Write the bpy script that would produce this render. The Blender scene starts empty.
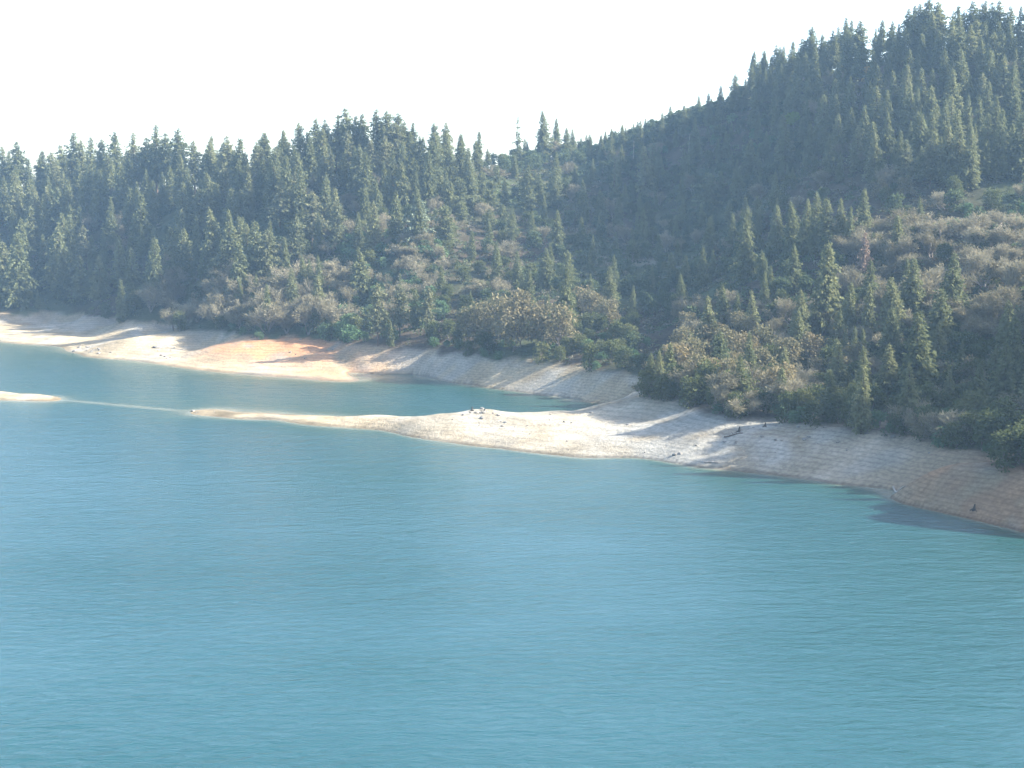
import bpy, math, random
import numpy as np
from mathutils import Vector, Matrix

rng = np.random.default_rng(7)
random.seed(7)
sc = bpy.context.scene
COL = sc.collection
rad = math.radians

# ------------------------------------------------------------------ camera
CAM_H, F, HOR = 60.0, 1407.0, 220.0
PITCH = math.atan((384 - HOR) / F)
CP, SP = math.cos(PITCH), math.sin(PITCH)

cam_d = bpy.data.cameras.new('camera')
cam = bpy.data.objects.new('camera', cam_d)
COL.objects.link(cam)
cam.location = (0, 0, CAM_H)
cam.rotation_euler = (math.pi / 2 - PITCH, 0, 0)
cam_d.sensor_width = 36
cam_d.lens = F / 1024 * 36
cam_d.clip_start, cam_d.clip_end = 1.0, 9000
sc.camera = cam


def ray(px, py):
    a, b = (px - 512) / F, (384 - py) / F
    return np.array([a, CP + b * SP, -SP + b * CP])


def at_depth(px, py, d):
    r = ray(px, py)
    s = d / r[1]
    return np.array([r[0] * s, d, CAM_H + r[2] * s])


def at_height(px, py, z):
    r = ray(px, py)
    s = (z - CAM_H) / r[2]
    return np.array([r[0] * s, r[1] * s, z])


def project(p):
    x, y, z = p[0], p[1], p[2] - CAM_H
    dep = y * CP - z * SP
    return 512 + F * x / dep, 384 - F * (y * SP + z * CP) / dep


# ------------------------------------------------------------------ terrain control points
ctrl = []
POOL = 9.0                                        # height of the old full-pool line above the water today


def shore(pts, z=0.0):
    for px, py in pts:
        ctrl.append(at_height(px, py, z))


def hill(px, prof):
    for py, d in prof:
        ctrl.append(at_depth(px, py, d))


far_shore = [(-140, 338), (-70, 340), (0, 342), (35, 345), (62, 347), (80, 354), (112, 359), (150, 363), (190, 369), (225, 373), (260, 376),
             (300, 379), (345, 382), (374, 378), (395, 374), (415, 375), (445, 381), (480, 387), (520, 392), (560, 398),
             (595, 403), (615, 407)]
back_spit = [(598, 411), (565, 417), (520, 421), (470, 423), (430, 422), (400, 419), (350, 417), (300, 415.2), (240, 412.6), (195, 410)]
near_spit = [(200, 415.5), (250, 420), (300, 424), (350, 428), (400, 435), (440, 441), (480, 447), (520, 452), (560, 456), (600, 458.5),
             (635, 458), (665, 462), (700, 468), (735, 471), (770, 475), (810, 480), (850, 486), (872, 489), (885, 494), (905, 503),
             (930, 510), (960, 517), (990, 524), (1024, 533), (1070, 546), (1120, 562), (1180, 585)]
shore(far_shore); shore(back_spit); shore(near_spit)
# islet at the far left and the bar between it and the spit
shore([(60, 398.2), (30, 395.5), (0, 393.5), (-40, 392)], 0)
shore([(58, 401), (30, 401), (0, 400), (-40, 399)], 0)
shore([(0, 390), (-40, 388), (28, 393.3)], 1.7); ctrl.append(at_height(50, 397.5, .6))
for px, py in [(85, 402), (110, 404.2), (135, 407), (160, 409.5), (180, 411.5)]:
    ctrl.append(at_height(px, py, -1.3))
# spit crest
for px, py, z in [(640, 414, 5.5), (600, 411, 5.5), (560, 411, 5), (520, 410, 5.2), (480, 408, 5.6), (455, 412, 4.5), (425, 416, 3.2),
                  (395, 416, 2.0), (370, 415, 2.2), (340, 418, 1.1), (300, 418, 0.9), (250, 415.5, .6), (215, 413, .3), (197, 412, .2)]:
    ctrl.append(at_height(px, py, z))
for px, py, z in [(600, 438, 2.6), (560, 434, 2.4), (520, 430, 2.6), (480, 430, 2.2)]:
    ctrl.append(at_height(px, py, z))
# full-pool line, where the trees begin
shore([(-140, 305), (-70, 307), (0, 309), (30, 309), (60, 313), (100, 317), (150, 323), (200, 331), (240, 338), (300, 338), (350, 345), (400, 348),
       (440, 352), (480, 357), (520, 360), (560, 364), (600, 371), (640, 376),
       (655, 399), (690, 404), (720, 411), (760, 416), (800, 422), (850, 428), (890, 435), (930, 440), (965, 447), (990, 455), (1024, 464),
       (1070, 478), (1130, 500), (1180, 520)], POOL)
# peninsula on the left
for px, py, z in [(90, 347, 2), (110, 344, 4.2), (130, 340, 6.0), (155, 338, 6.6), (180, 341, 5.6), (205, 347, 3.4), (140, 329, 2.8),
                  (185, 333, 3.4), (100, 335, 2.6), (60, 338, 2.2), (20, 336, 2.0), (245, 352, 5), (290, 350, 6), (330, 356, 5), (380, 360, 4.5), (430, 364, 4.6)]:
    ctrl.append(at_height(px, py, z))
# far-left bank mound
for px, py, z in [(35, 309, 8.6), (75, 318, 6.6), (0, 322, 5.5)]:
    ctrl.append(at_height(px, py, z))
for px, py, z in [(915, 484, 4.0), (945, 476, 6.2), (975, 470, 7.6), (1000, 490, 5.2)]:
    ctrl.append(at_height(px, py, z))
# water bed
for px, py in [(30, 365), (120, 375), (200, 390), (300, 395), (400, 398), (480, 400), (550, 407), (580, 408), (-60, 365), (100, 390)]:
    ctrl.append(at_height(px, py, -3.0 if px < 500 else -1.2))
for px, py in [(0, 430), (150, 440), (300, 450), (450, 480), (600, 500), (750, 510), (850, 520), (1000, 580), (100, 425), (250, 437),
               (380, 450), (500, 470), (640, 480), (900, 530), (1100, 620)]:
    ctrl.append(at_height(px, py, -4.0))
for px, py in [(0, 600), (500, 650), (1000, 700), (-200, 450), (1200, 700)]:
    ctrl.append(at_height(px, py, -9.0))
# hillsides
hill(-250, [(285, 830), (245, 870), (205, 930), (190, 980)])
hill(-100, [(290, 820), (250, 860), (212, 910), (196, 955)])
hill(0, [(290, 810), (250, 850), (212, 900), (193, 945)])
hill(50, [(290, 800), (250, 840), (214, 890), (199, 930)])
hill(150, [(295, 722), (250, 772), (215, 825), (192, 872)])
hill(250, [(300, 662), (250, 715), (210, 765), (183, 810)])
hill(350, [(312, 630), (270, 672), (230, 714), (190, 755), (160, 795)])
hill(400, [(312, 615), (270, 650), (230, 695), (190, 745), (160, 795)])
hill(450, [(322, 585), (280, 635), (240, 690), (200, 750), (166, 815)])
hill(500, [(330, 565), (285, 640), (240, 705), (200, 770), (166, 850)])
hill(550, [(340, 535), (300, 590), (250, 675), (200, 765), (160, 860)])
hill(600, [(345, 520), (300, 600), (250, 690), (200, 775), (152, 860)])
hill(660, [(378, 430), (355, 490), (330, 540), (300, 590), (260, 655), (220, 715), (170, 785), (132, 845)])
hill(700, [(385, 412), (350, 470), (310, 530), (260, 620), (200, 710), (150, 775), (115, 820)])
hill(750, [(385, 412), (345, 455), (300, 505), (260, 575), (220, 645), (150, 725), (98, 785)])
hill(800, [(395, 400), (350, 440), (300, 485), (262, 525), (235, 570), (190, 620), (130, 690), (83, 745)])
hill(850, [(400, 390), (350, 430), (300, 475), (262, 505), (230, 530), (185, 600), (120, 665), (68, 720)])
hill(920, [(410, 365), (350, 412), (300, 450), (250, 495), (222, 520), (180, 570), (110, 635), (52, 690)])
hill(1000, [(425, 335), (370, 372), (310, 418), (250, 475), (224, 505), (180, 552), (110, 615), (50, 670)])
hill(1100, [(440, 312), (380, 350), (310, 405), (240, 470), (180, 540), (110, 600), (40, 660)])
hill(1300, [(450, 300), (380, 340), (300, 390), (220, 450), (120, 540), (30, 640)])
# behind the ridge
for px, py, d in [(-250, 190, 980), (0, 193, 945), (150, 192, 872), (250, 183, 810), (350, 160, 795), (450, 166, 815), (550, 160, 860),
                  (660, 132, 845), (750, 98, 785), (850, 68, 720), (920, 52, 690), (1000, 50, 670), (1100, 40, 660), (1300, 30, 640)]:
    p = at_depth(px, py, d)
    for k, dz in ((1.05, -1.5), (1.16, -14), (1.4, -45)):
        ctrl.append(np.array([p[0] * k, p[1] * k, p[2] + dz]))
for x, y in [(520, 250), (560, 400), (620, 620)]:
    ctrl.append(np.array([x, y, 105.]))
for x, y, z in [(215, 215, 8), (330, 210, 50), (430, 200, 80), (150, 318, 38), (178, 330, 82), (192, 392, 84), (215, 350, 104), (168, 352, 56), (174, 285, 60), (164, 255, 34), (235, 270, 90)]:  # out-of-view spur on the right, heights raised to shade bank and water
    ctrl.append(np.array([float(x), float(y), float(z)]))
ctrl = np.array(ctrl)

MQ = 7.0


def kern(a, b):
    d2 = ((a[:, None, :] - b[None, :, :]) ** 2).sum(-1)
    return np.sqrt(d2 + MQ * MQ)


S = 100.0
cxy = ctrl[:, :2]
n = len(cxy)
A = np.zeros((n + 3, n + 3))
A[:n, :n] = kern(cxy, cxy) / S - np.eye(n) * 0.004
A[:n, n] = 1; A[:n, n + 1:] = cxy / S
A[n, :n] = 1; A[n + 1:, :n] = (cxy / S).T
W = np.linalg.solve(A, np.concatenate([ctrl[:, 2], np.zeros(3)]))


def rbf(xy):
    out = np.empty(len(xy))
    for i in range(0, len(xy), 20000):
        c = xy[i:i + 20000]
        out[i:i + 20000] = kern(c, cxy) / S @ W[:n] + W[n] + (c / S) @ W[n + 1:]
    return out


_lat = np.random.default_rng(3).random((256, 256))


def vnoise(x, y):
    xi, yi = np.floor(x).astype(int), np.floor(y).astype(int)
    fx, fy = x - xi, y - yi
    fx, fy = fx * fx * (3 - 2 * fx), fy * fy * (3 - 2 * fy)
    g = lambda a, b: _lat[a % 256, b % 256]
    return ((g(xi, yi) * (1 - fx) + g(xi + 1, yi) * fx) * (1 - fy) + (g(xi, yi + 1) * (1 - fx) + g(xi + 1, yi + 1) * fx) * fy) * 2 - 1


def fbm(x, y, s, octv=4):
    v, a, t = 0, 1, 0
    for k in range(octv):
        v = v + a * vnoise(x / s + 17.3 * k, y / s + 9.1 * k)
        t += a; a *= .5; s *= .5
    return v / t


def px_line(pts):
    return np.array([at_height(px, py, z)[:2] for px, py, z in pts])


GULLY = [(px_line([(322, 343, 8), (345, 358, 5), (374, 378, .2)]), 2.2, 4.5),
         (px_line([(452, 352, 9), (432, 366, 4.5), (416, 376, .2)]), 2.8, 6.0),
         (px_line([(590, 372, 9), (572, 386, 4.5), (556, 398, .2)]), 2.3, 5.0),
         (px_line([(782, 418, 9), (742, 430, 6), (705, 452, 2.5)]), 1.1, 3.0),
         (px_line([(982, 456, 9), (930, 470, 5), (878, 490, .3)]), 2.2, 4.5),
         (px_line([(905, 437, 9), (896, 446, 6.5)]), 1.4, 2.5),
         (px_line([(505, 360, 9), (478, 374, 4), (458, 384, .2)]), 1.6, 4.0)]


def seg_dist(xy, line):
    best = np.full(len(xy), 1e9)
    for a, b in zip(line[:-1], line[1:]):
        ab = b - a
        t = np.clip(((xy - a) @ ab) / (ab @ ab), 0, 1)
        best = np.minimum(best, np.hypot(*(xy - (a + t[:, None] * ab)).T))
    return best


def terrain_z(xy):
    z = rbf(xy)
    x, y = xy[:, 0], xy[:, 1]
    up = np.clip((z - POOL) / 15, 0, 1)
    bank = np.clip(z / 2.0, 0, 1)
    z = z + up * 2.6 * fbm(x, y, 42, 4) + bank * (1 - up) * (0.7 * fbm(x, y, 13, 3) + .9 * fbm(x + 50, y, 22, 2)) * np.clip(z / 6 + .25, 0, 1)
    r = 1 - np.abs(fbm(x * 1.0 + .35 * y, y * .45, 11, 2))            # small rills on the bare bank
    z = z + bank * (1 - up) * np.clip(z / 4, 0, 1) * .25 * (r - .75)
    z = z + .26 * fbm(x, y, 7, 3) * np.clip((x + 70) / 20, 0, 1) * (1 - up) * np.clip(1.6 - np.abs(z), 0, 1)
    for line, dep, wid in GULLY:
        z = z - dep * np.exp(-(seg_dist(xy, line) / wid) ** 2)
    return z


# grid
us = np.concatenate([np.linspace(-.62, -.4, 40)[:-1], np.linspace(-.4, .42, 620)[:-1], np.linspace(.42, 1.1, 110)])
ds = np.concatenate([205 * np.exp(np.linspace(0, math.log(1020 / 205), 470)), [1060, 1110, 1170, 1250]])
UU, DD = np.meshgrid(us, ds)
gx, gy = (UU * DD).ravel(), DD.ravel()
gxy = np.stack([gx, gy], 1)
gz = terrain_z(gxy)
edge = (DD.ravel() > 1200) | (UU.ravel() > 1.09) | (UU.ravel() < -.615)
gz[edge] = -12


def mesh_from(name, verts, faces, mats=(), smooth=False, attrs=None):
    """faces: (n,k) array"""
    me = bpy.data.meshes.new(name)
    verts = np.asarray(verts, dtype=np.float32); faces = np.asarray(faces, dtype=np.int32)
    k = faces.shape[1]
    me.vertices.add(len(verts)); me.vertices.foreach_set('co', verts.ravel())
    me.loops.add(faces.size); me.loops.foreach_set('vertex_index', faces.ravel())
    me.polygons.add(len(faces)); me.polygons.foreach_set('loop_start', np.arange(0, faces.size, k, dtype=np.int32))
    me.polygons.foreach_set('use_smooth', np.full(len(faces), smooth))
    for an, av in (attrs or {}).items():
        av = np.asarray(av, dtype=np.float32)
        if av.ndim == 1:
            at = me.attributes.new(an, 'FLOAT', 'POINT'); at.data.foreach_set('value', av)
        else:
            at = me.attributes.new(an, 'FLOAT_COLOR', 'POINT')
            at.data.foreach_set('color', np.concatenate([av, np.ones((len(av), 1), np.float32)], 1).ravel())
    me.update(calc_edges=True)
    for m in mats:
        me.materials.append(m)
    return me


def link(name, me, parent=None, **props):
    o = bpy.data.objects.new(name, me)
    COL.objects.link(o)
    if parent: o.parent = parent
    for k, v in props.items(): o[k] = v
    return o


def grid_faces(nr, nc):
    i = np.arange(nr * nc).reshape(nr, nc)
    return np.stack([i[:-1, :-1], i[:-1, 1:], i[1:, 1:], i[1:, :-1]], -1).reshape(-1, 4)


# ------------------------------------------------------------------ materials
def new_mat(name):
    m = bpy.data.materials.new(name); m.use_nodes = True
    nt = m.node_tree; nt.nodes.clear()
    out = nt.nodes.new('ShaderNodeOutputMaterial')
    return m, nt, out


def N(nt, t, **kw):
    nd = nt.nodes.new(t)
    for k, v in kw.items():
        if k.startswith('i_'):
            nd.inputs[k[2:].replace('_', ' ')].default_value = v
        else:
            setattr(nd, k, v)
    return nd


def foliage_mat(name, c1, c2, c3, trans=.25, rand=.35):
    """leaf colour drifting between three greens/browns from tree to tree and clump to clump"""
    m, nt, out = new_mat(name); L = nt.links.new
    oi = N(nt, 'ShaderNodeObjectInfo'); tc = N(nt, 'ShaderNodeTexCoord')
    no = N(nt, 'ShaderNodeTexNoise', i_Scale=.35, i_Detail=2.0)
    add = N(nt, 'ShaderNodeVectorMath', operation='ADD'); L(tc.outputs['Object'], add.inputs[0])
    mulr = N(nt, 'ShaderNodeVectorMath', operation='SCALE'); mulr.inputs[0].default_value = (90, 50, 70); L(oi.outputs['Random'], mulr.inputs['Scale'])
    L(mulr.outputs[0], add.inputs[1]); L(add.outputs[0], no.inputs['Vector'])
    mx = N(nt, 'ShaderNodeMath', operation='MULTIPLY_ADD'); L(oi.outputs['Random'], mx.inputs[0]); mx.inputs[1].default_value = .6
    sb = N(nt, 'ShaderNodeMath', operation='MULTIPLY_ADD'); L(no.outputs['Fac'], sb.inputs[0]); sb.inputs[1].default_value = 1.1; sb.inputs[2].default_value = -.35
    L(sb.outputs[0], mx.inputs[2])
    cr = N(nt, 'ShaderNodeValToRGB'); e = cr.color_ramp.elements
    e[0].position = 0; e[0].color = (*c1, 1); e[1].position = 1; e[1].color = (*c3, 1)
    q = e.new(.5); q.color = (*c2, 1)
    L(mx.outputs[0], cr.inputs['Fac'])
    d = N(nt, 'ShaderNodeBsdfDiffuse'); t = N(nt, 'ShaderNodeBsdfTranslucent'); mix = N(nt, 'ShaderNodeMixShader'); mix.inputs[0].default_value = trans
    L(cr.outputs[0], d.inputs['Color']); L(cr.outputs[0], t.inputs['Color'])
    L(d.outputs[0], mix.inputs[1]); L(t.outputs[0], mix.inputs[2]); L(mix.outputs[0], out.inputs['Surface'])
    return m


def plain_mat(name, c1, c2, scale=2.0, rough=.9, stretch=(1, 1, 1)):
    m, nt, out = new_mat(name); L = nt.links.new
    tc = N(nt, 'ShaderNodeTexCoord'); mp = N(nt, 'ShaderNodeMapping'); mp.inputs['Scale'].default_value = stretch
    no = N(nt, 'ShaderNodeTexNoise', i_Scale=scale, i_Detail=5.0)
    L(tc.outputs['Object'], mp.inputs[0]); L(mp.outputs[0], no.inputs['Vector'])
    cr = N(nt, 'ShaderNodeValToRGB'); e = cr.color_ramp.elements
    e[0].position = .3; e[0].color = (*c1, 1); e[1].position = .7; e[1].color = (*c2, 1)
    L(no.outputs['Fac'], cr.inputs['Fac'])
    b = N(nt, 'ShaderNodeBsdfPrincipled'); b.inputs['Roughness'].default_value = rough; b.inputs['Specular IOR Level'].default_value = .15
    L(cr.outputs[0], b.inputs['Base Color']); L(b.outputs[0], out.inputs['Surface'])
    return m


M = {
    'fir': foliage_mat('fir_needles', (.082, .096, .048), (.132, .145, .070), (.185, .187, .095), .4),
    'pine': foliage_mat('pine_needles', (.08, .10, .05), (.12, .13, .07), (.17, .165, .095), .35),
    'pale': foliage_mat('grey_pine_needles', (.10, .125, .085), (.14, .165, .11), (.17, .19, .13)),
    'dead': foliage_mat('dead_needles', (.16, .115, .09), (.19, .14, .105), (.22, .165, .125), .2),
    'twig': foliage_mat('bare_twigs', (.135, .122, .075), (.195, .175, .112), (.255, .23, .155), .25),
    'autumn': foliage_mat('autumn_leaves', (.10, .10, .055), (.155, .14, .08), (.22, .175, .095), .3),
    'gold': foliage_mat('golden_leaves', (.30, .20, .05), (.38, .25, .06), (.45, .30, .08), .35),
    'oak': foliage_mat('live_oak_leaves', (.05, .065, .03), (.08, .095, .04), (.12, .125, .055), .35),
    'thicket': foliage_mat('thicket_leaves', (.06, .082, .042), (.092, .115, .056), (.14, .15, .078), .35),
    'bush': foliage_mat('manzanita_leaves', (.06, .11, .055), (.09, .145, .07), (.13, .18, .085), .3),
    'lime': foliage_mat('yellow_green_leaves', (.10, .16, .03), (.14, .20, .04), (.2, .24, .05), .3),
    'bark': plain_mat('bark', (.05, .035, .025), (.12, .085, .06), 3, .95, (1, 1, .2)),
    'greybark': plain_mat('grey_bark', (.12, .10, .085), (.24, .21, .18), 3, .95, (1, 1, .2)),
    'deadwood': plain_mat('weathered_wood', (.22, .19, .16), (.36, .32, .27), 3, .9, (1, 1, .2)),
    'darkwood': plain_mat('wet_wood', (.03, .025, .02), (.07, .06, .05), 3, .9, (1, 1, .2)),
    'rock': plain_mat('grey_rock', (.10, .095, .085), (.22, .205, .18), 1.2, .85),
}

# ------------------------------------------------------------------ ground: colours of soil, litter and rock, plus shade painted on the far-left bank
zz = gz
pxg, pyg = project(np.stack([gx, gy, gz]))


def sstep(a, b, v):
    t = np.clip((v - a) / (b - a), 0, 1)
    return t * t * (3 - 2 * t)


n1 = fbm(gx, gy, 14, 3); n2 = fbm(gx + 300, gy, 7, 2); n3 = fbm(gx, gy + 700, 45, 3)
tan_c = np.array([.265, .218, .145]); grey_c = np.array([.265, .25, .212]); orange_c = np.array([.33, .18, .095]); red_c = np.array([.215, .145, .09])
litter = np.array([.06, .048, .034]); scrub = np.array([.055, .064, .034]); pale_c = np.array([.32, .275, .20])


def mixc(a, b, t):
    return a + (b - a) * np.clip(t, 0, 1)[:, None]


def blob(cx, cy, z, r):
    c = at_height(cx, cy, z)
    return np.exp(-((gx - c[0]) ** 2 + (gy - c[1]) ** 2) / r ** 2)


base = np.tile(tan_c, (len(gz), 1))
base = mixc(base, np.tile(grey_c, (len(gz), 1)), sstep(-.1, .35, n1) * .7)
base = mixc(base, pale_c, (blob(560, 440, 2, 35) + blob(610, 430, 3, 25) + blob(170, 352, 4, 30) * .8 + blob(330, 425, .5, 70) * .5) * (0.6 + .6 * n2))
base = mixc(base, grey_c * .95, (blob(500, 415, 4, 22) + blob(740, 440, 5, 45) + blob(680, 435, 5, 25)) * (.7 + .6 * n2))
base = mixc(base, orange_c, (blob(255, 340, 9, 24) * 1.0 + blob(300, 345, 7, 26) * 1.1 + blob(345, 348, 8, 25) * .45 + blob(330, 372, 1.5, 20) * .5) * (.75 + .8 * n2))
base = mixc(base, orange_c, (blob(0, 312, 8, 30)) * .5)
base = mixc(base, red_c, (blob(1015, 482, 6, 20) * .8 + blob(1024, 515, 2, 14) * .6 + blob(960, 470, 7, 10) * .4 + blob(1080, 500, 4, 40)) * (.8 + .9 * n2))
strand = (np.sin((zz + .25 * n1 + .1 * n2) * 2 * math.pi / 1.1) * .5 + .5) ** 3
base = base * (1 - .0 * (strand * sstep(.3, 1, zz) * (1 - sstep(POOL - 2, POOL, zz))))[:, None]
base = base * (1 - .25 * sstep(95, 20, pxg) * sstep(3.0, 4.5, zz))[:, None]  # far-left bank darkened: tree shade painted into its soil colour
base = base * (1 + .28 * n2)[:, None]
wet = 1 - sstep(.15, .6, zz + .1 * n2)
base = base * (1 - .45 * wet)[:, None]
forest = sstep(POOL - 1.0, POOL + 1.0, zz + 1.6 * n2 + .8 * n1)
fl = mixc(np.tile(litter, (len(gz), 1)), scrub, sstep(-.3, .4, n3)) * (1 + .4 * n2)[:, None]
# pale cut of a hillside track and a bare streak in the ravine
cut = at_depth(1000, 224, 505)
trk = np.exp(-((gz - cut[2]) / 1.6) ** 2) * sstep(935, 985, pxg) * (gy < 620) * (gy > 380)
fl = mixc(fl, np.array([.34, .29, .22]), trk * 1.1)
path = np.exp(-((gz - at_depth(640, 262, 655)[2]) / 1.6) ** 2) * sstep(590, 615, pxg) * (1 - sstep(690, 720, pxg)) * (gy > 500)
fl = mixc(fl, np.array([.2, .18, .14]), path * .8)
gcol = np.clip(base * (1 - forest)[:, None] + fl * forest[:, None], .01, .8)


def ground_material():
    m, nt, out = new_mat('shore_soil'); L = nt.links.new
    at = N(nt, 'ShaderNodeAttribute', attribute_name='soil')
    geo = N(nt, 'ShaderNodeNewGeometry')
    n_a = N(nt, 'ShaderNodeTexNoise', i_Scale=.9, i_Detail=6.0, i_Roughness=.7); L(geo.outputs['Position'], n_a.inputs['Vector'])
    vo = N(nt, 'ShaderNodeTexVoronoi', i_Scale=.55); L(geo.outputs['Position'], vo.inputs['Vector'])
    mr = N(nt, 'ShaderNodeMapRange'); mr.inputs['To Min'].default_value = .62; mr.inputs['To Max'].default_value = 1.35
    mr.inputs['From Min'].default_value = .25; mr.inputs['From Max'].default_value = .75
    L(n_a.outputs['Fac'], mr.inputs['Value'])
    mul = N(nt, 'ShaderNodeVectorMath', operation='SCALE'); L(at.outputs['Color'], mul.inputs[0]); L(mr.outputs[0], mul.inputs['Scale'])
    b = N(nt, 'ShaderNodeBsdfDiffuse'); b.inputs['Roughness'].default_value = .5
    bp = N(nt, 'ShaderNodeBump'); bp.inputs['Strength'].default_value = .9; bp.inputs['Distance'].default_value = .5
    sm = N(nt, 'ShaderNodeMath', operation='MULTIPLY_ADD'); L(vo.outputs['Distance'], sm.inputs[0]); sm.inputs[1].default_value = -.12; L(n_a.outputs['Fac'], sm.inputs[2])
    sx = N(nt, 'ShaderNodeSeparateXYZ'); L(geo.outputs['Position'], sx.inputs[0])
    big = N(nt, 'ShaderNodeTexNoise', i_Scale=.1, i_Detail=4.0); L(geo.outputs['Position'], big.inputs['Vector'])
    ph = N(nt, 'ShaderNodeMath', operation='MULTIPLY_ADD'); L(sx.outputs['Z'], ph.inputs[0]); ph.inputs[1].default_value = 8.0
    pb = N(nt, 'ShaderNodeMath', operation='MULTIPLY'); L(big.outputs['Fac'], pb.inputs[0]); pb.inputs[1].default_value = 11.0; L(pb.outputs[0], ph.inputs[2])
    sn = N(nt, 'ShaderNodeMath', operation='SINE'); L(ph.outputs[0], sn.inputs[0])
    st = N(nt, 'ShaderNodeMath', operation='MULTIPLY_ADD'); L(sn.outputs[0], st.inputs[0]); st.inputs[1].default_value = .018; L(sm.outputs[0], st.inputs[2])
    L(st.outputs[0], bp.inputs['Height'])
    lines = N(nt, 'ShaderNodeMapRange'); L(sn.outputs[0], lines.inputs['Value']); lines.inputs['From Min'].default_value = .1; lines.inputs['From Max'].default_value = 1
    lines.inputs['To Min'].default_value = 1.04; lines.inputs['To Max'].default_value = .88
    mu2 = N(nt, 'ShaderNodeVectorMath', operation='SCALE'); L(mul.outputs[0], mu2.inputs[0]); L(lines.outputs[0], mu2.inputs['Scale']); L(mu2.outputs[0], b.inputs['Color']); L(bp.outputs[0], b.inputs['Normal'])
    L(b.outputs[0], out.inputs['Surface'])
    return m


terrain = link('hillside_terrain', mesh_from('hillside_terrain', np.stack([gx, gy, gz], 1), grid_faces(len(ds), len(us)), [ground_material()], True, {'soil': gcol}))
terrain.name = 'terrain'; terrain['kind'] = 'structure'
terrain['label'] = 'wooded hills with a bare pale drawdown bank and low spit along the lake'; terrain['category'] = 'terrain'

# ------------------------------------------------------------------ water
wus = np.linspace(-.62, 1.0, 520)
wds = np.concatenate([[-260., -60., 20., 60., 100., 130., 160., 185.], 205 * np.exp(np.linspace(0, math.log(800 / 205), 330)), [900., 1290.]])
WU, WD = np.meshgrid(wus, wds)
wx = np.where(WD < 205, WU * 205 * (1 + (205 - WD) / 200), WU * WD).ravel(); wy = WD.ravel()
wz = np.zeros_like(wx)
inner = wy >= 204
bed = np.full_like(wx, -9.0)
bed[inner] = rbf(np.stack([wx[inner], wy[inner]], 1))
bar = seg_dist(np.stack([wx, wy], 1), px_line([(52, 399, 0), (85, 402, 0), (135, 406.6, 0), (196, 412.2, 0)]))
bed = np.maximum(bed, -.14 - (bar / 3.0) ** 2)
shallow = np.exp(np.clip(bed, -20, 0) / .42)
mid = np.exp(np.clip(bed, -20, 0) / 3.6)


def water_material():
    m, nt, out = new_mat('lake_water'); L = nt.links.new
    a1 = N(nt, 'ShaderNodeAttribute', attribute_name='shallow'); a2 = N(nt, 'ShaderNodeAttribute', attribute_name='mid')
    geo = N(nt, 'ShaderNodeNewGeometry')
    deep, green, sand = (.0095, .046, .053, 1), (.0125, .05, .037, 1), (.15, .155, .115, 1)
    m1 = N(nt, 'ShaderNodeMix', data_type='RGBA'); m1.inputs['A'].default_value = deep; m1.inputs['B'].default_value = green; L(a2.outputs['Fac'], m1.inputs['Factor'])
    m2 = N(nt, 'ShaderNodeMix', data_type='RGBA'); L(m1.outputs['Result'], m2.inputs['A']); m2.inputs['B'].default_value = sand; L(a1.outputs['Fac'], m2.inputs['Factor'])
    mp = N(nt, 'ShaderNodeMapping'); mp.inputs['Rotation'].default_value = (0, 0, rad(-14)); mp.inputs['Scale'].default_value = (.45, 1, 1)
    L(geo.outputs['Position'], mp.inputs[0])
    w1 = N(nt, 'ShaderNodeTexNoise', i_Scale=.7, i_Detail=5.0, i_Roughness=.6, i_Distortion=.4); L(mp.outputs[0], w1.inputs['Vector'])
    mp2 = N(nt, 'ShaderNodeMapping'); mp2.inputs['Rotation'].default_value = (0, 0, rad(12)); mp2.inputs['Scale'].default_value = (.4, 1, 1)
    L(geo.outputs['Position'], mp2.inputs[0])
    w2 = N(nt, 'ShaderNodeTexNoise', i_Scale=1.3, i_Detail=3.0, i_Roughness=.6); L(mp2.outputs[0], w2.inputs['Vector'])
    patch = N(nt, 'ShaderNodeTexNoise', i_Scale=.012, i_Detail=3.0); L(mp.outputs[0], patch.inputs['Vector'])
    pr = N(nt, 'ShaderNodeMapRange'); L(patch.outputs['Fac'], pr.inputs['Value']); pr.inputs['From Min'].default_value = .3; pr.inputs['From Max'].default_value = .7
    pr.inputs['To Min'].default_value = .15; pr.inputs['To Max'].default_value = 1.0
    ad = N(nt, 'ShaderNodeMath', operation='MULTIPLY_ADD'); L(w2.outputs['Fac'], ad.inputs[0]); ad.inputs[1].default_value = .3; L(w1.outputs['Fac'], ad.inputs[2])
    w3 = N(nt, 'ShaderNodeTexNoise', i_Scale=.2, i_Detail=2.0, i_Distortion=.6); L(mp.outputs[0], w3.inputs['Vector'])
    a3 = N(nt, 'ShaderNodeMath', operation='MULTIPLY_ADD'); L(w3.outputs['Fac'], a3.inputs[0]); a3.inputs[1].default_value = 1.4; L(ad.outputs[0], a3.inputs[2])
    bp = N(nt, 'ShaderNodeBump'); bp.inputs['Distance'].default_value = .7; L(a3.outputs[0], bp.inputs['Height'])
    sm = N(nt, 'ShaderNodeMath', operation='MULTIPLY'); L(pr.outputs[0], sm.inputs[0]); sm.inputs[1].default_value = .6; L(sm.outputs[0], bp.inputs['Strength'])
    b = N(nt, 'ShaderNodeBsdfPrincipled'); b.inputs['Roughness'].default_value = .16; b.inputs['IOR'].default_value = 1.333
    L(m2.outputs['Result'], b.inputs['Base Color']); L(bp.outputs[0], b.inputs['Normal']); L(b.outputs[0], out.inputs['Surface'])
    return m


water = link('water', mesh_from('water', np.stack([wx, wy, wz], 1), grid_faces(len(wds), len(wus)), [water_material()], True, {'shallow': shallow, 'mid': mid}))
water['kind'] = 'structure'; water['label'] = 'calm turquoise lake water with fine ripples below the banks'; water['category'] = 'water'

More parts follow.
